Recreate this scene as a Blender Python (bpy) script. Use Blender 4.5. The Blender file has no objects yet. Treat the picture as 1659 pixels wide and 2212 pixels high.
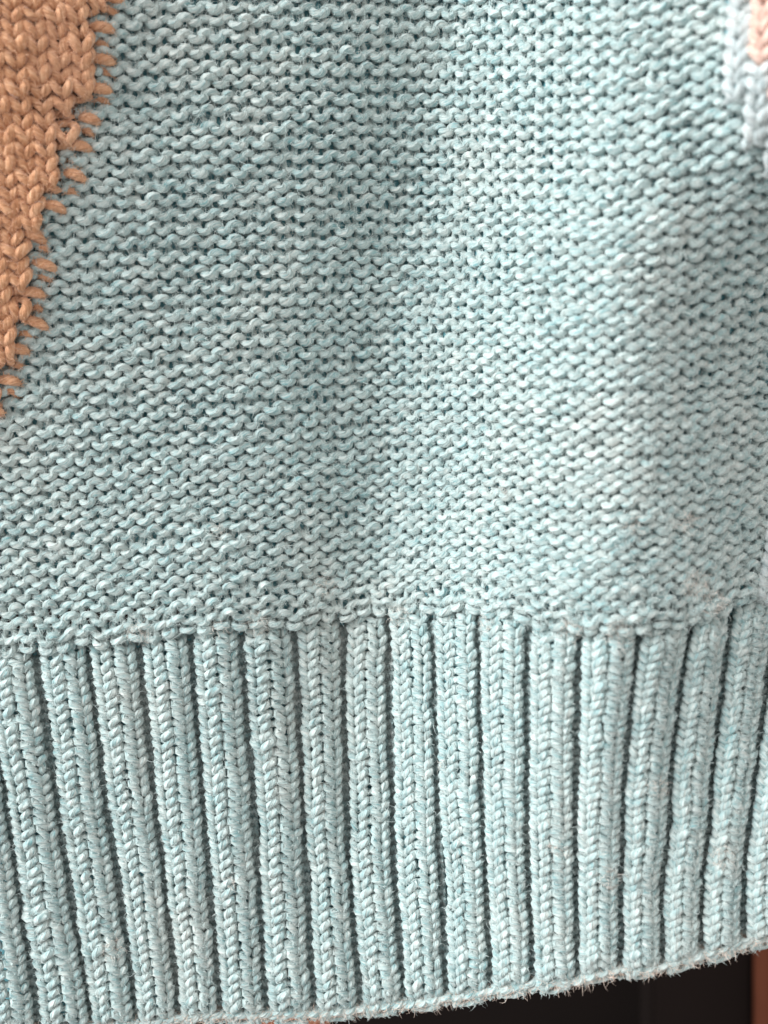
import bpy, math
import numpy as np
rng = np.random.default_rng(11)
scene = bpy.context.scene
PI = math.pi

# ------------------------------------------------------------------ camera, world, lamps, exposure
U = 1e-4            # one layout unit = 0.1 mm
D = 0.20            # camera to cloth, metres
W0, H0 = 1659.0, 2212.0

cam = bpy.data.cameras.new("camera")
camo = bpy.data.objects.new("camera", cam)
scene.collection.objects.link(camo)
camo.location = (0, -D, 0)
camo.rotation_euler = (math.radians(90), 0, 0)
cam.sensor_fit = 'HORIZONTAL'
cam.sensor_width = 36
cam.lens = 36 * D / (W0 * U)
cam.clip_start = 0.002
cam.clip_end = 10
cam.dof.use_dof = True
cam.dof.focus_distance = 0.1985
cam.dof.aperture_fstop = 12
scene.camera = camo

world = bpy.data.worlds.new("World")
scene.world = world
world.use_nodes = True
bg = world.node_tree.nodes["Background"]
bg.inputs[0].default_value = (1.0, 0.965, 0.94, 1)
bg.inputs[1].default_value = 0.72

def lamp(name, loc, target, size, watts, colour):
    l = bpy.data.lights.new(name, 'AREA')
    l.shape = 'DISK'
    l.size = size
    l.energy = watts
    l.color = colour
    o = bpy.data.objects.new(name, l)
    scene.collection.objects.link(o)
    o.location = loc
    d = np.array(target, float) - np.array(loc, float)
    import mathutils
    o.rotation_euler = mathutils.Vector(d).to_track_quat('-Z', 'Y').to_euler()
    return o

lamp("key_lamp", (-1.15, -0.62, 0.62), (0.02, 0, 0.0), 1.1, 45, (0.97, 1.0, 1.0))
lamp("fill_lamp", (0.45, -0.55, 0.25), (0, 0, 0), 0.35, 0.7, (1.0, 0.82, 0.72))

scene.view_settings.view_transform = 'Standard'
scene.view_settings.look = 'None'
scene.view_settings.exposure = 0.0
scene.view_settings.gamma = 1.0
scene.cycles.max_bounces = 8
scene.cycles.diffuse_bounces = 6

# ------------------------------------------------------------------ helpers
def sm(a, b, x):
    t = np.clip((x - a) / (b - a), 0, 1)
    return t * t * (3 - 2 * t)

def pinterp(x, xs, ys):
    """smooth monotone-ish interpolation through the knots"""
    xs = np.asarray(xs, float); ys = np.asarray(ys, float)
    h = np.diff(xs); dl = np.diff(ys) / h
    m = np.zeros_like(ys)
    m[1:-1] = (dl[:-1] * h[1:] + dl[1:] * h[:-1]) / (h[1:] + h[:-1])
    m[0] = dl[0]; m[-1] = dl[-1]
    x = np.asarray(x, float)
    k = np.clip(np.searchsorted(xs, x) - 1, 0, len(xs) - 2)
    hh = h[k]; t = (x - xs[k]) / hh
    lo = t < 0; hi = t > 1
    tc = np.clip(t, 0, 1)
    r = ((2*tc**3 - 3*tc**2 + 1) * ys[k] + (tc**3 - 2*tc**2 + tc) * hh * m[k]
         + (-2*tc**3 + 3*tc**2) * ys[k+1] + (tc**3 - tc**2) * hh * m[k+1])
    r = np.where(lo, ys[k] + (x - xs[k]) * m[k], r)
    r = np.where(hi, ys[k+1] + (x - xs[k+1]) * m[k+1], r)
    return r

_G = rng.standard_normal((8, 257, 257))
def vn(ch, x, y):
    """smooth value noise"""
    x = np.asarray(x, float) + 64; y = np.asarray(y, float) + 64
    x = np.mod(x, 256); y = np.mod(y, 256)
    xi = x.astype(int); yi = y.astype(int)
    fx = x - xi; fy = y - yi
    fx = fx*fx*(3-2*fx); fy = fy*fy*(3-2*fy)
    g = _G[ch]
    return ((g[yi, xi]*(1-fx) + g[yi, xi+1]*fx)*(1-fy) + (g[yi+1, xi]*(1-fx) + g[yi+1, xi+1]*fx)*fy)

def macro(x, y):
    """how far the cloth swells toward the camera, in layout units"""
    ramp0 = 860 + 120 * sm(900, 0, y) - 40 * sm(1000, 1350, y)
    rise = 280 * sm(ramp0 - 60, ramp0 + 540, x) * (1 - 0.35 * sm(900, 2000, y))
    dip = -105 * np.exp(-((x - (ramp0 - 20)) / 200.0) ** 2) * sm(2100, 1300, y)
    left = 175 * sm(700, -200, x) * sm(1500, 0, y)
    top = 70 * sm(1300, 0, y)
    fall = -290 * sm(1300, 1960, x) * sm(250, 800, y) * sm(1900, 1250, y)
    top = top + 130 * sm(1470, 1680, x) * sm(520, 60, y)
    wob = 6 * vn(0, x / 260.0, y / 260.0)
    low = -60 * sm(1500, 2300, y)
    return rise + dip + left + top + fall + wob + low

def place(x, y, z):
    d = D - z * U
    s = d / D
    return np.stack([(x - W0/2) * U * s, -D + d, (H0/2 - y) * U * s], -1)

# ------------------------------------------------------------------ mesh assembly
class Tubes:
    def __init__(self):
        self.v = []; self.f = []; self.uv = []; self.n = 0
        self.nrm = []; self.tan = []
    def add(self, c, r, sides=8, u0=0.0, caps=True):
        n = len(c)
        r = np.broadcast_to(np.asarray(r, float), (n,)).copy()
        if caps:
            r[0] *= 0.35; r[-1] *= 0.35
        t = np.gradient(c, axis=0)
        t /= np.linalg.norm(t, axis=1, keepdims=True) + 1e-12
        ref = np.array([0.0, -1.0, 0.0])
        b = np.cross(t, ref); b /= np.linalg.norm(b, axis=1, keepdims=True) + 1e-9
        nn = np.cross(b, t)
        th = np.arange(sides) / sides * 2 * PI
        dirs = np.cos(th)[None, :, None] * nn[:, None] + np.sin(th)[None, :, None] * b[:, None]
        v = c[:, None] + dirs * r[:, None, None]
        L = np.concatenate([[0], np.cumsum(np.linalg.norm(np.diff(c, axis=0), axis=1))]) / U / 10.0 + u0
        a = np.arange(n - 1)[:, None] * sides; k = np.arange(sides)[None]; k2 = (k + 1) % sides
        f = np.stack([a + k, a + sides + k, a + sides + k2, a + k2], -1).reshape(-1, 4)
        ua = np.broadcast_to(L[:-1, None], (n-1, sides)); ub = np.broadcast_to(L[1:, None], (n-1, sides))
        va = np.broadcast_to(k / sides, (n-1, sides)); vb = np.broadcast_to((k + 1) / sides, (n-1, sides))
        uv = np.stack([np.stack([ua, va], -1), np.stack([ub, va], -1), np.stack([ub, vb], -1), np.stack([ua, vb], -1)], 2)
        self.v.append(v.reshape(-1, 3)); self.f.append(f + self.n); self.uv.append(uv.reshape(-1, 2))
        self.nrm.append(dirs.reshape(-1, 3)); self.tan.append(np.repeat(t, sides, 0))
        self.n += n * sides
    def build(self, name, mat, parent):
        return mesh_obj(name, np.concatenate(self.v), np.concatenate(self.f), mat, parent, np.concatenate(self.uv))

def mesh_obj(name, v, f, mat, parent=None, uv=None):
    me = bpy.data.meshes.new(name)
    me.vertices.add(len(v)); me.vertices.foreach_set("co", np.ascontiguousarray(v, np.float32).ravel())
    me.loops.add(f.size); me.loops.foreach_set("vertex_index", f.astype(np.int32).ravel())
    me.polygons.add(len(f))
    me.polygons.foreach_set("loop_start", (np.arange(len(f)) * f.shape[1]).astype(np.int32))
    me.polygons.foreach_set("loop_total", np.full(len(f), f.shape[1], np.int32))
    me.update(calc_edges=True)
    me.polygons.foreach_set("use_smooth", np.ones(len(f), bool))
    if uv is not None:
        l = me.uv_layers.new(name="yarn")
        l.data.foreach_set("uv", np.ascontiguousarray(uv, np.float32).ravel())
    me.materials.append(mat)
    o = bpy.data.objects.new(name, me)
    scene.collection.objects.link(o)
    o.parent = parent
    return o

def sheet(name, xs, ys, fz, mat, parent):
    X, Y = np.meshgrid(xs, ys)
    P = place(X, Y, fz(X, Y)).reshape(-1, 3)
    nx, ny = len(xs), len(ys)
    i = (np.arange(ny-1)[:, None] * nx + np.arange(nx-1)[None]).ravel()
    f = np.stack([i, i + nx, i + nx + 1, i + 1], -1)
    return mesh_obj(name, P, f, mat, parent)

# ------------------------------------------------------------------ materials
def mat_new(name):
    m = bpy.data.materials.new(name); m.use_nodes = True
    nt = m.node_tree; nt.nodes.clear()
    return m, nt, nt.nodes, nt.links

def yarn_material(name, dark, mid, light, warm, warm_amt=0.35, sheen=0.25):
    m, nt, N, Lk = mat_new(name)
    out = N.new("ShaderNodeOutputMaterial"); p = N.new("ShaderNodeBsdfPrincipled")
    p.inputs["Roughness"].default_value = 0.92
    p.inputs["Specular IOR Level"].default_value = 0.12
    p.inputs["Sheen Weight"].default_value = sheen
    p.inputs["Sheen Roughness"].default_value = 0.45
    Lk.new(p.outputs[0], out.inputs[0])
    uv = N.new("ShaderNodeUVMap"); uv.uv_map = "yarn"
    sep = N.new("ShaderNodeSeparateXYZ"); Lk.new(uv.outputs[0], sep.inputs[0])
    def math_(op, a, b=None, c=None):
        n = N.new("ShaderNodeMath"); n.operation = op
        for k, q in enumerate((a, b, c)):
            if q is None: continue
            if isinstance(q, (int, float)): n.inputs[k].default_value = q
            else: Lk.new(q, n.inputs[k])
        return n.outputs[0]
    # ply twist: phase runs round the yarn and along it
    ph = math_('MULTIPLY_ADD', sep.outputs[0], 0.15, sep.outputs[1])
    ang = math_('MULTIPLY', ph, 2 * PI)
    cx = math_('COSINE', ang); sx = math_('SINE', ang)
    comb = N.new("ShaderNodeCombineXYZ")
    Lk.new(math_('MULTIPLY', cx, 0.7), comb.inputs[0]); Lk.new(math_('MULTIPLY', sx, 0.7), comb.inputs[1])
    Lk.new(math_('MULTIPLY', sep.outputs[0], 0.22), comb.inputs[2])
    geo = N.new("ShaderNodeTexCoord")
    jit = N.new("ShaderNodeVectorMath"); jit.operation = 'MULTIPLY_ADD'
    Lk.new(geo.outputs["Object"], jit.inputs[0]); jit.inputs[1].default_value = (23, 23, 23)
    Lk.new(comb.outputs[0], jit.inputs[2])
    fib = N.new("ShaderNodeTexNoise"); fib.inputs["Scale"].default_value = 3.2
    fib.inputs["Detail"].default_value = 3; fib.inputs["Roughness"].default_value = 0.6
    Lk.new(jit.outputs[0], fib.inputs["Vector"])
    # heather: soft mottling in space, a few stitches across
    hea = N.new("ShaderNodeTexNoise"); hea.inputs["Scale"].default_value = 420
    hea.inputs["Detail"].default_value = 2; hea.inputs["Roughness"].default_value = 0.6
    Lk.new(geo.outputs["Object"], hea.inputs["Vector"])
    big = N.new("ShaderNodeTexNoise"); big.inputs["Scale"].default_value = 34
    big.inputs["Detail"].default_value = 4; big.inputs["Roughness"].default_value = 0.65
    Lk.new(geo.outputs["Object"], big.inputs["Vector"])
    mixv = math_('ADD', math_('MULTIPLY', fib.outputs[0], 0.66), math_('MULTIPLY', hea.outputs[0], 0.34))
    ramp = N.new("ShaderNodeValToRGB")
    ramp.color_ramp.elements[0].position = 0.30; ramp.color_ramp.elements[0].color = (*dark, 1)
    ramp.color_ramp.elements[1].position = 0.68; ramp.color_ramp.elements[1].color = (*light, 1)
    e = ramp.color_ramp.elements.new(0.48); e.color = (*mid, 1)
    Lk.new(mixv, ramp.inputs[0])
    wr = N.new("ShaderNodeMapRange"); wr.inputs[1].default_value = 0.50; wr.inputs[2].default_value = 0.72
    Lk.new(big.outputs[0], wr.inputs[0])
    mx = N.new("ShaderNodeMix"); mx.data_type = 'RGBA'
    Lk.new(math_('MULTIPLY', wr.outputs[0], warm_amt), mx.inputs[0])
    Lk.new(ramp.outputs[0], mx.inputs[6]); mx.inputs[7].default_value = (*warm, 1)
    Lk.new(mx.outputs[2], p.inputs["Base Color"])
    # relief: three plies and single fibres
    ply = math_('ABSOLUTE', math_('SINE', math_('MULTIPLY', ph, 3 * PI)))
    hgt = math_('ADD', math_('MULTIPLY', ply, 0.75), math_('MULTIPLY', fib.outputs[0], 0.9))
    bump = N.new("ShaderNodeBump"); bump.inputs["Strength"].default_value = 0.9
    bump.inputs["Distance"].default_value = 0.00048
    Lk.new(hgt, bump.inputs["Height"]); Lk.new(bump.outputs[0], p.inputs["Normal"])
    return m

BLUE = yarn_material("blue_yarn", (0.145, 0.335, 0.36), (0.385, 0.495, 0.495), (0.66, 0.705, 0.68), (0.62, 0.60, 0.56))
PALE = yarn_material("pale_yarn", (0.32, 0.42, 0.44), (0.50, 0.56, 0.57), (0.68, 0.69, 0.68), (0.68, 0.54, 0.48))
BROWN = yarn_material("brown_yarn", (0.34, 0.15, 0.075), (0.56, 0.285, 0.155), (0.82, 0.51, 0.32), (0.66, 0.40, 0.28), 0.3)

PINK = yarn_material("pink_yarn", (0.52, 0.30, 0.23), (0.72, 0.48, 0.40), (0.85, 0.64, 0.56), (0.8, 0.6, 0.5))

def flat_material(name, col, rough=0.9, scale=60, amt=0.3):
    m, nt, N, Lk = mat_new(name)
    out = N.new("ShaderNodeOutputMaterial"); p = N.new("ShaderNodeBsdfPrincipled")
    p.inputs["Roughness"].default_value = rough; p.inputs["Specular IOR Level"].default_value = 0.15
    Lk.new(p.outputs[0], out.inputs[0])
    tc = N.new("ShaderNodeTexCoord"); nz = N.new("ShaderNodeTexNoise"); nz.inputs["Scale"].default_value = scale
    Lk.new(tc.outputs["Object"], nz.inputs["Vector"])
    mx = N.new("ShaderNodeMix"); mx.data_type = 'RGBA'; Lk.new(nz.outputs[0], mx.inputs[0])
    mx.inputs[6].default_value = (*[c * (1 - amt) for c in col], 1)
    mx.inputs[7].default_value = (*[min(1, c * (1 + amt)) for c in col], 1)
    Lk.new(mx.outputs[2], p.inputs["Base Color"])
    return m
BACK = flat_material("inner_fabric", (0.20, 0.46, 0.52), scale=900)
BACKBROWN = flat_material("inner_brown_fabric", (0.24, 0.10, 0.05), scale=900)
HAIRP = flat_material("pale_fibre", (0.62, 0.70, 0.69), scale=300)
HAIRW = flat_material("warm_fibre", (0.74, 0.60, 0.52), scale=300)
HAIRL = flat_material("lint_fibre", (0.76, 0.70, 0.65), scale=300)
HAIRB = flat_material("brown_fibre", (0.68, 0.42, 0.28), scale=300)
DARK = flat_material("dark_background", (0.004, 0.002, 0.0015), scale=12, amt=0.6)
WOOD = flat_material("reddish_wood", (0.11, 0.032, 0.016), scale=30)
DIM = flat_material("dark_wood", (0.005, 0.0022, 0.0016), scale=20)
WOOD2 = flat_material("tan_wood", (0.42, 0.17, 0.10), scale=30)

# ------------------------------------------------------------------ layout of the purl panel
SEAMX = [-200, 0, 200, 420, 640, 850, 1050, 1170, 1260, 1380, 1490, 1580, 1680, 1900]
SEAMY = [1402, 1392, 1378, 1352, 1330, 1312, 1312, 1336, 1352, 1348, 1332, 1300, 1282, 1270]
def seam(x): return pinterp(x, SEAMX, SEAMY)
NB = 45
TX = ([-5.2, -3.2, 0, 13, 20, 28.5, 33.5, 38, 43, 46], [-240, -148, 0, 600, 895, 1195, 1400, 1630, 1900, 2070])
BX = ([-8, -3.6, 7.5, 18.8, 25, 30.3, 36, 41.3, 46, 50], [-168, 0, 424, 850, 1055, 1250, 1465, 1650, 1790, 1900])
def panel_xy(i, j):
    i, j = np.broadcast_arrays(np.asarray(i, float), np.asarray(j, float))
    s = j / NB
    y0 = 1345 * (s * 1.115 - 0.115 * s * s) if False else 1345 * (1.10 * s - 0.10 * s * s)
    w = np.clip(y0 / 1345, -0.1, 1.05)
    x = pinterp(i, *TX) * (1 - w) + pinterp(i, *BX) * w
    y = y0 + (seam(x) - 1345) * np.clip(w, 0, 2) ** 2.2
    y = y - 0.20 * np.clip(x - 1330, 0, None) ** 1.0 * sm(900, 100, y0) + 14 * sm(500, 1200, x) * sm(1200, 300, y0)
    nr = sm(NB - 3.5, NB, j)
    y = y + nr * (3.2 * vn(4, x / 38.0, 3.3) - 5 * np.cos(2 * PI * (x - 795) / 104.0))
    x = x + 3.2 * vn(1, i / 3.3, j / 2.7)
    y = y + 2.4 * vn(2, i / 3.1, j / 2.3)
    return x, y

EDGE_Y = [-120, 0, 90, 180, 250, 330, 400, 450, 510, 590, 640, 700, 750, 800, 860, 930, 1100]
EDGE_X = [236, 214, 178, 200, 166, 128, 142, 92, 44, 66, 44, 50, 16, -4, -8, -60, -140]
def brown_edge(y): return np.interp(y, EDGE_Y, EDGE_X)
PALE_Y = [-150, 0, 100, 170, 240, 320, 400, 1100, 1180, 1340, 1420]
PALE_X = [1552, 1556, 1560, 1578, 1604, 1640, 1720, 1720, 1646, 1640, 1640]
def pale_edge(y): return np.interp(y, PALE_Y, PALE_X)
OR_Y = [-150, 0, 120, 160, 260, 330, 2000]
OR_X = [1650, 1646, 1646, 1670, 1700, 1740, 1900]
def orange_edge(y): return np.interp(y, OR_Y, OR_X)

I0, I1 = -7, 47
SEG = 20
KNIT_BROWN, PURL_BROWN, PURL_BLUE, KNIT_PALE, KNIT_ORANGE = range(5)
def kind_of(i, j):
    x, y = panel_xy(i + 0.5, j)
    e = brown_edge(y)
    e = e + 9 * float(jn(6, 0, j))
    if x < e: return KNIT_BROWN
    if x < e + 44 and y < 900: return PURL_BROWN
    if x > orange_edge(y): return KNIT_ORANGE
    if x > pale_edge(y): return KNIT_PALE
    return PURL_BLUE

def jn(ch, i, j):   # one random number per stitch
    return _G[ch][np.mod(np.asarray(j, int) + 100, 256), np.mod(np.asarray(i, int) + 100, 256)]

def loop_row(i0, i1, j, a, h, d, sign, lift, r, jit=1.0):
    """centre line of one course between wales i0 and i1 of the panel"""
    n = (i1 - i0) * SEG + 1
    t = np.linspace(i0, i1, n)
    phi = 2 * PI * t
    it = np.floor(t - 1e-9); ih = np.round(t)
    # the head and the sinker of every stitch vary on their own
    hd = 0.5 - 0.5 * np.cos(phi)              # 1 at the head, 0 at the sinker
    ch = jn(3, it, j); cs = jn(4, ih, j); cz = jn(5, it, j); cq = jn(6, ih, j)
    hh = h * (1 + jit * (0.10 * ch * hd + 0.10 * cs * (1 - hd)))
    aa = a * (1 + 0.22 * jit * (cz * hd + cq * (1 - hd)))
    tt = t + aa * np.sin(2 * phi) + jit * 0.035 * (cz * hd + cq * (1 - hd))
    jj = j + hh * np.cos(phi)                  # rows run downward: head is up
    x, y = panel_xy(tt, jj)
    zc = d * np.cos(2 * phi) * (1 + 0.25 * jit * (cq * (1 - hd) + ch * hd))
    z = macro(x, y) + sign * zc + lift + jit * 1.2 * (cs * (1 - hd) + ch * hd) - 2.0 * hd
    rr = r * U * (1 + 0.10 * jit * vn(7, t * 1.3, j * 3.1) + 0.10 * np.cos(2 * phi) * sign)
    return place(x, y, z), rr

sweater = bpy.data.objects.new("sweater", None)
scene.collection.objects.link(sweater)
sweater["label"] = "pale blue knitted sweater with a ribbed hem and a brown diamond patch at left"
sweater["category"] = "sweater"

def backz(extra):
    return lambda X, Y: macro(X, Y) - extra
body = sheet("body_panel", np.arange(-112, 1900, 12), np.arange(-150, 1320, 12), backz(15), BACK, sweater)
patch_b = None
collect = {"blue": [], "brown": [], "rib": []}
first = {}
patch = Tubes(); pale = Tubes(); orange = Tubes()
prows, plrows, orows = [], [], []
for j in range(-4, NB + 1):
    kinds = [kind_of(i, j) for i in range(I0, I1)]
    runs = []; s = 0
    for k in range(1, len(kinds) + 1):
        if k == len(kinds) or kinds[k] != kinds[s]:
            runs.append((I0 + s, I0 + k, kinds[s])); s = k
    tb = Tubes(); tp = Tubes(); tl = Tubes(); to = Tubes()
    for (a0, a1, kd) in runs:
        if kd == PURL_BLUE:
            if a0 > I0: a0 -= 1
            e_ = float(sm(NB - 4, NB, j))
            c, r = loop_row(a0, a1, j, 0.175, 0.70 + 0.06 * j / NB - 0.25 * (j == NB), 7.2, 1, 15 * e_, 7.9 - 0.8 * e_, 1 + 0.45 * e_)
            tb.add(c, r, u0=rng.uniform(0, 400))
        elif kd == KNIT_BROWN:
            c, r = loop_row(a0, a1, j, 0.29, 0.74, 7.5, -1, 17, 9.2, 1.3)
            tp.add(c, r, u0=rng.uniform(0, 400))
        elif kd == PURL_BROWN:
            # one brown float crosses into the blue on most rows: long on one row, short on the next
            big = (j % 2 == 0)
            y = panel_xy(a0 + .5, j)[1] + rng.normal(0, 2)
            x = brown_edge(y) + (30 if big else 34) + rng.normal(0, 6)
            hl = rng.uniform(22, 28) if big else rng.uniform(11, 17)
            q = np.linspace(-1.5, 1, 18)
            xx = x + q * hl; yy = y + q * hl * rng.uniform(0.12, 0.45) - (1 - q * q) * rng.uniform(4, 8)
            zz = macro(xx, yy) + (14 if big else 6) - 9 * np.abs(q) ** 3.4
            tp.add(place(xx, yy, zz), U * (11.0 if big else 7.0) * (1 - 0.62 * np.clip(np.abs(q), 0, 1) ** 2.6), u0=rng.uniform(0, 400))
        elif kd == KNIT_PALE:
            c, r = loop_row(a0, a1, j, 0.29, 0.74, 7.5, -1, 17, 9.2, 1.3)
            tl.add(c, r, u0=rng.uniform(0, 400))
        else:
            c, r = loop_row(a0, a1, j, 0.29, 0.74, 7.5, -1, 19, 9.2, 1.3)
            to.add(c, r, u0=rng.uniform(0, 400))
    if tb.n: tb.build("yarn_row", BLUE, body); collect["blue"].append(tb)
    if tp.n: prows.append(tp)
    if tl.n: plrows.append(tl)
    if to.n: orows.append(to)

def strip_sheet(name, fx0, fx1, y0, y1, extra, mat):
    ys = np.arange(y0, y1 + 1, 12.0); k = np.linspace(0, 1, 14)
    X = fx0(ys)[:, None] * (1 - k) + fx1(ys)[:, None] * k
    Y = np.broadcast_to(ys[:, None], X.shape)
    P = place(X, Y, macro(X, Y) - extra).reshape(-1, 3)
    nx, ny = X.shape[1], X.shape[0]
    i = (np.arange(ny-1)[:, None] * nx + np.arange(nx-1)[None]).ravel()
    return mesh_obj(name, P, np.stack([i, i + nx, i + nx + 1, i + 1], -1), mat, sweater)
pb = strip_sheet("diamond_patch", lambda y: y * 0 - 200, lambda y: brown_edge(y) - 6, -120, 900, 2, BACKBROWN)
pb["label"] = "brown plain knit diamond patch raised from the blue purl ground"
for t in prows: t.build("yarn_row", BROWN, pb); collect["brown"].append(t)
pl = strip_sheet("pale_border", lambda y: pale_edge(y) + 8, lambda y: pale_edge(y) + 150, -120, 400, 2, BACK)
pl["label"] = "pale chunky knit border at the upper right"
for t in plrows: t.build("yarn_row", PALE, pl)
if orows:
    ob = strip_sheet("side_patch", lambda y: orange_edge(y) + 8, lambda y: orange_edge(y) + 150, -120, 300, 1, BACKBROWN)
    ob["label"] = "sliver of pinkish tan knit at the upper right"
    for t in orows: t.build("yarn_row", PINK, ob)

# ------------------------------------------------------------------ ribbed hem
GY = [1340, 1410, 1595, 1680, 1795, 1862, 2085, 2230]
GR = [  # x of the channel centres along the hem, one line per channel
 [-158, -150, -122, -108, -88, -77, -48, -27],
 [-48, -38, -8, 5, 22, 32, 63, 85],
 [68, 78, 104, 116, 133, 143, 177, 198],
 [181, 190, 212, 222, 239, 248, 280, 298],
 [294, 302, 320, 328, 342, 349, 375, 390],
 [407, 413, 427, 433, 443, 448, 467, 480],
 [518, 523, 536, 543, 550, 555, 570, 580],
 [632, 637, 646, 651, 656, 660, 673, 680],
 [738, 740, 744, 747, 751, 755, 771, 780],
 [836, 838, 842, 845, 849, 853, 866, 874],
 [932, 934, 940, 943, 947, 950, 959, 966],
 [1034, 1035, 1038, 1040, 1042, 1045, 1056, 1063],
 [1140, 1140, 1141, 1140, 1139, 1140, 1149, 1153],
 [1253, 1250, 1246, 1245, 1243, 1244, 1245, 1247],
 [1384, 1375, 1354, 1350, 1344, 1342, 1339, 1337],
 [1492, 1482, 1455, 1449, 1443, 1433, 1428, 1422],
 [1576, 1567, 1546, 1538, 1529, 1519, 1512, 1504],
 [1672, 1660, 1640, 1630, 1616, 1609, 1603, 1594],
 [1768, 1756, 1732, 1722, 1706, 1698, 1690, 1680],
 [1860, 1850, 1826, 1815, 1800, 1792, 1780, 1770],
]
GR = np.array(GR, float)
HEMX = [-200, 0, 250, 400, 495, 658, 780, 878, 939, 1040, 1165, 1230, 1284, 1415, 1492, 1597, 1659, 1900]
HEMY = [2262, 2236, 2216, 2204, 2195, 2192, 2182, 2170, 2162, 2146, 2128, 2122, 2106, 2092, 2070, 2042, 2028, 1975]
def hem(x): return pinterp(x, HEMX, HEMY)
NR = 41
NRIB = len(GR) - 1
def chan(k, y):
    return pinterp(y, GY, GR[k])
_chcache = {}
def rib_pos(k, s, v, off):
    """rib k; s 0..4 across one rib and the channel to its right; v 0..NR down; off along the local normal"""
    s = np.asarray(s, float); v = np.broadcast_to(np.asarray(v, float), s.shape)
    xa = (GR[k, 1] + GR[k+1, 1]) / 2
    y_top = seam(xa) + 4; 
    yb = hem((GR[k, -1] + GR[k+1, -1]) / 2)
    yy = y_top + (yb - y_top) * v / NR
    xl = chan(k, yy); xr = chan(k + 1, yy)
    c = (xl + xr) / 2; wd = (xr - xl)
    ch = 11.8
    hw = wd / 2 - ch
    # tilt of the hem line follows the edge
    flat = 1 - 0.8 * sm(NR - 1.6, NR - 0.2, v)
    H = 23.0 * flat
    # knit face 0..2 : flattened arch, purl channel 2..4 below it
    q = np.clip(s, -0.15, 2.15) - 1.0                    # -1..1
    ang = q * PI / 2 * 1.0
    px = np.sin(ang * 0.93) / math.sin(PI/2*0.93) * (hw - 2.2)
    cz_ = np.clip(np.cos(ang), 0, 1)
    pz = H * cz_ ** 0.55
    s2 = s - 2.0
    pch = hw - 1 + (s2 / 2.0) * 2 * ch
    zch = -14.0 * flat * np.sin(np.clip(s2 / 2, 0, 1) * PI) ** 0.5 + 1
    inch = s > 2.0
    lx = np.where(inch, pch, px); lz = np.where(inch, zch, pz)
    return c + lx, yy, lz

def rib_point(k, s, v, off):
    x, y, z = rib_pos(k, s, v, 0)
    e = 0.06
    xa, _, za = rib_pos(k, s - e, v, 0); xb, _, zb = rib_pos(k, s + e, v, 0)
    tx = xb - xa; tz = zb - za; L = np.sqrt(tx*tx + tz*tz) + 1e-6
    nx, nz = -tz / L, tx / L
    nx = np.where(s > 2.0, 0, nx); nz = np.where(s > 2.0, 1, nz)
    x = x + nx * off + 1.3 * vn(1, k * 7.7 + s / 3, v / 3.0) + 5.0 * vn(2, k * 3.1, v / 9.0) * 0.35
    y = y + 1.2 * vn(3, k * 5.3 + s / 2, v / 2.0) + 0.05 * (x - (GR[k,1] + GR[k+1,1]) / 2) * 0
    # the hem runs up to the right: shear each rib with it
    slope = (hem(x + 30) - hem(x - 30)) / 60 * sm(NR * 0.4, NR, v)
    cx = (chan(k, y) + chan(k+1, y)) / 2
    y = y + slope * (x - cx)
    z = z + nz * off + macro(x, y) - 2
    tuck = -22 * sm(2.6, 0, v)
    return x, y, z + tuck

hemp = None
def hem_sheet():
    xs = np.arange(-140, 1850, 10.0)
    k = np.linspace(0, 1, 90)
    X = np.broadcast_to(xs[None], (len(k), len(xs)))
    y0 = seam(xs) - 30; y1 = hem(xs) - 10
    Y = y0[None] * (1 - k[:, None]) + y1[None] * k[:, None]
    X = np.maximum(X, chan(0, Y) + 12)
    P = place(X, Y, macro(X, Y) - 28).reshape(-1, 3)
    nx, ny = len(xs), len(k)
    i = (np.arange(ny-1)[:, None] * nx + np.arange(nx-1)[None]).ravel()
    return mesh_obj("ribbed_hem", P, np.stack([i, i + nx, i + nx + 1, i + 1], -1), BACK, sweater)
hemp = hem_sheet()
hemp["label"] = "vertically ribbed blue hem band"

SR = 16
for k in range(NRIB):
    tr = Tubes(); tc = Tubes()
    for j in range(0, NR + 1):
        # knit face: two stitches
        n = 2 * SR + 1
        t = np.linspace(0, 2, n); phi = 2 * PI * t
        it = np.floor(t - 1e-9) + 5 * k; hd = 0.5 - 0.5 * np.cos(phi)
        c1 = jn(3, it, j); c2 = jn(4, it, j); c3 = jn(5, it, j + 60)
        tt = t + (0.285 + 0.04 * c1) * np.sin(2 * phi) + 0.03 * c3 * hd
        vv = j - (0.76 + 0.07 * c2) * np.cos(phi) * -1.0
        off = -4.3 * np.cos(2 * phi) + 1.5 * c3
        x, y, z = rib_point(k, tt, vv, off)
        tr.add(place(x, y, z), U * 7.1 * (1 + 0.12 * vn(7, t * 2 + k * 9, j * 2.3) - 0.14 * np.cos(2 * phi)), u0=rng.uniform(0, 400))
        # purl channel: two stitches, heads and sinkers forward
        n = 2 * 10 + 1
        t = np.linspace(2, 4, n); phi = 2 * PI * t
        tt = t + 0.14 * np.sin(2 * phi)
        vv = j + 0.62 * np.cos(phi)
        off = 5.0 * np.cos(2 * phi)
        x, y, z = rib_point(k, np.clip(tt, 2.001, 3.999), vv, off)
        tc.add(place(x, y, z), U * 5.6, sides=6, u0=rng.uniform(0, 400))
    tr.build("rib", BLUE, hemp); tc.build("purl_channel", BLUE, hemp)
    collect["rib"].append(tr)

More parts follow.
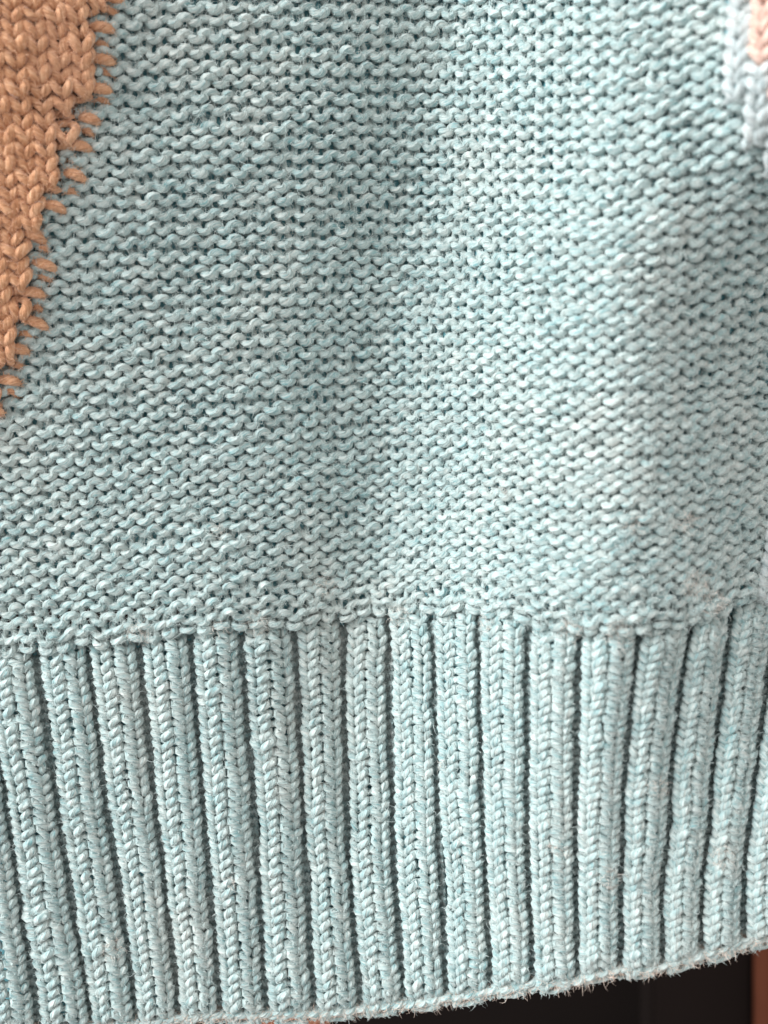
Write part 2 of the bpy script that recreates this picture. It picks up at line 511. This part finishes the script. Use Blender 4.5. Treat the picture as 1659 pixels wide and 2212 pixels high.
# cast-on edge along the bottom: a rope of small loops
edge = Tubes()
t = np.linspace(-130, 1790, 2600)
for q in range(3):
    x = t + 5 * np.sin(t / 26 * 2 * PI + q * 2.1)
    y = hem(t) - 6 + 5.5 * np.cos(t / 26 * 2 * PI + q * 2.1) + 3 * vn(2, t / 50, q)
    z = macro(x, hem(t)) + 5 + 6 * np.sin(t / 26 * 2 * PI + q * 2.1 + 1.2) - 3 * q
    edge.add(place(x, y, z), U * 6.6, sides=8)
edge.build("cast_on_edge", BLUE, hemp)
collect["edge"] = [edge]

# ------------------------------------------------------------------ loose fibres
def fuzz(name, tubes, count, lmin, lmax, rad, mat, parent, down=0.0, curl=1.0, mask=None, front=0.05, lie=0.5):
    V = np.concatenate([np.concatenate(t.v) for t in tubes]); Nn = np.concatenate([np.concatenate(t.nrm) for t in tubes])
    Tn = np.concatenate([np.concatenate(t.tan) for t in tubes])
    ok = (-Nn[:, 1] > front)
    if mask is not None: ok &= mask(V)
    ids = np.flatnonzero(ok)
    ids = rng.choice(ids, count)
    P = V[ids]; N_ = Nn[ids]; T_ = Tn[ids] * rng.choice([-1, 1], count)[:, None]
    L = (lmin + (lmax - lmin) * rng.random(count) ** 2.2) * U
    d = N_ * rng.uniform(0.25, 1.0, (count, 1)) + T_ * rng.uniform(0, 1.2, (count, 1)) * lie + rng.normal(0, 0.45, (count, 3))
    d[:, 2] -= down
    d /= np.linalg.norm(d, axis=1, keepdims=True)
    npt = 6
    pts = np.zeros((count, npt, 3)); pts[:, 0] = P
    bend = rng.normal(0, 0.33 * curl, (count, 3)); bend2 = rng.normal(0, 0.30 * curl, (count, 3))
    cur = d.copy()
    for k in range(1, npt):
        cur = cur + bend + bend2 * (k - 2.5) * 0.5
        cur[:, 1] += 0.10           # lie back toward the cloth
        cur /= np.linalg.norm(cur, axis=1, keepdims=True)
        pts[:, k] = pts[:, k-1] + cur * (L / (npt - 1))[:, None]
    hc = bpy.data.hair_curves.new(name)
    hc.add_curves([npt] * count)
    hc.points.foreach_set("position", pts.astype(np.float32).ravel())
    at = hc.attributes.get("radius") or hc.attributes.new("radius", 'FLOAT', 'POINT')
    rr = np.broadcast_to(np.array([1, .95, .9, .8, .6, .25]) * rad * U, (count, npt)) * rng.uniform(0.6, 1.3, (count, 1))
    at.data.foreach_set("value", rr.astype(np.float32).ravel())
    hc.materials.append(mat)
    o = bpy.data.objects.new(name, hc); scene.collection.objects.link(o); o.parent = parent
    o["kind"] = "stuff"
    return o

fuzz("loose_fibres", collect["blue"], 150000, 5, 22, 0.28, HAIRP, body, curl=1.2)
fuzz("long_fibres", collect["blue"], 12000, 14, 44, 0.26, HAIRP, body, curl=0.9)
fuzz("loose_fibres", collect["rib"], 80000, 4, 13, 0.28, HAIRP, hemp, front=0.6)
fuzz("long_fibres", collect["rib"], 3500, 12, 32, 0.24, HAIRP, hemp, curl=1.0, front=0.5)
fuzz("edge_fibres", [edge], 14000, 5, 28, 0.30, HAIRW, hemp, down=0.7, front=-0.9, curl=1.4)
fuzz("brown_fibres", collect["brown"], 42000, 4, 18, 0.36, HAIRB, pb)
fuzz("pale_fibres", plrows, 14000, 4, 20, 0.34, HAIRP, pl, mask=lambda V: V[:, 0] > 0.055)

lint = [(478, 1150, 18), (1090, 1060, 14), (1365, 1130, 22), (1500, 1262, 30), (1325, 590, 10), (1480, 1130, 26), (700, 1262, 24), (300, 1372, 26), (560, 1345, 26), (470, 1360, 20), (1540, 1305, 26), (1230, 1365, 26), (1330, 1368, 30), (1050, 1345, 20), (860, 1330, 22), (500, 1905, 12), (950, 1650, 14), (1200, 1835, 20), (1320, 1900, 24), (1420, 1700, 24), (1560, 1850, 26), (250, 2050, 30)]
def near_lint(V):
    k = (D + V[:, 1]) / D
    X = V[:, 0] / U / k + W0 / 2; Y = H0 / 2 - V[:, 2] / U / k
    m = np.zeros(len(V), bool)
    for (a, b, r) in lint: m |= (X - a) ** 2 + (Y - b) ** 2 < r * r
    return m
fuzz("lint_fibres", collect["blue"] + collect["rib"], 4500, 5, 24, 0.28, HAIRL, body, mask=near_lint, curl=1.8, front=0.2)

# ------------------------------------------------------------------ what lies behind the hem
def slab(name, x0, x1, z0, z1, y, th, mat, label=None, cat=None, kind=None):
    import bmesh
    bm = bmesh.new()
    bmesh.ops.create_cube(bm, size=1)
    for v in bm.verts:
        v.co.x = x0 + (v.co.x + .5) * (x1 - x0); v.co.y = y + (v.co.y + .5) * th; v.co.z = z0 + (v.co.z + .5) * (z1 - z0)
    bmesh.ops.bevel(bm, geom=bm.edges[:], offset=0.002, segments=2, affect='EDGES')
    me = bpy.data.meshes.new(name); bm.to_mesh(me); bm.free(); me.materials.append(mat)
    o = bpy.data.objects.new(name, me); scene.collection.objects.link(o)
    if label: o["label"] = label
    if cat: o["category"] = cat
    if kind: o["kind"] = kind
    return o
slab("background", -0.9, 0.9, -0.9, 0.9, 0.30, 0.02, DARK, kind="structure")
slab("dark_panel", 0.120, 0.1655, -0.8, 0.1, 0.215, 0.02, DIM,
     "very dark brown upright panel just left of the reddish post behind the hem", "panel")
slab("wooden_post", 0.1665, 0.26, -0.8, 0.1, 0.20, 0.02, WOOD,
     "blurred reddish brown upright wooden post behind the hem in the lower right corner", "post")
slab("wooden_block", -0.0385, -0.0145, -0.2, -0.120, 0.03, 0.02, WOOD2,
     "blurred tan wooden block showing under the hem at the bottom edge", "block")
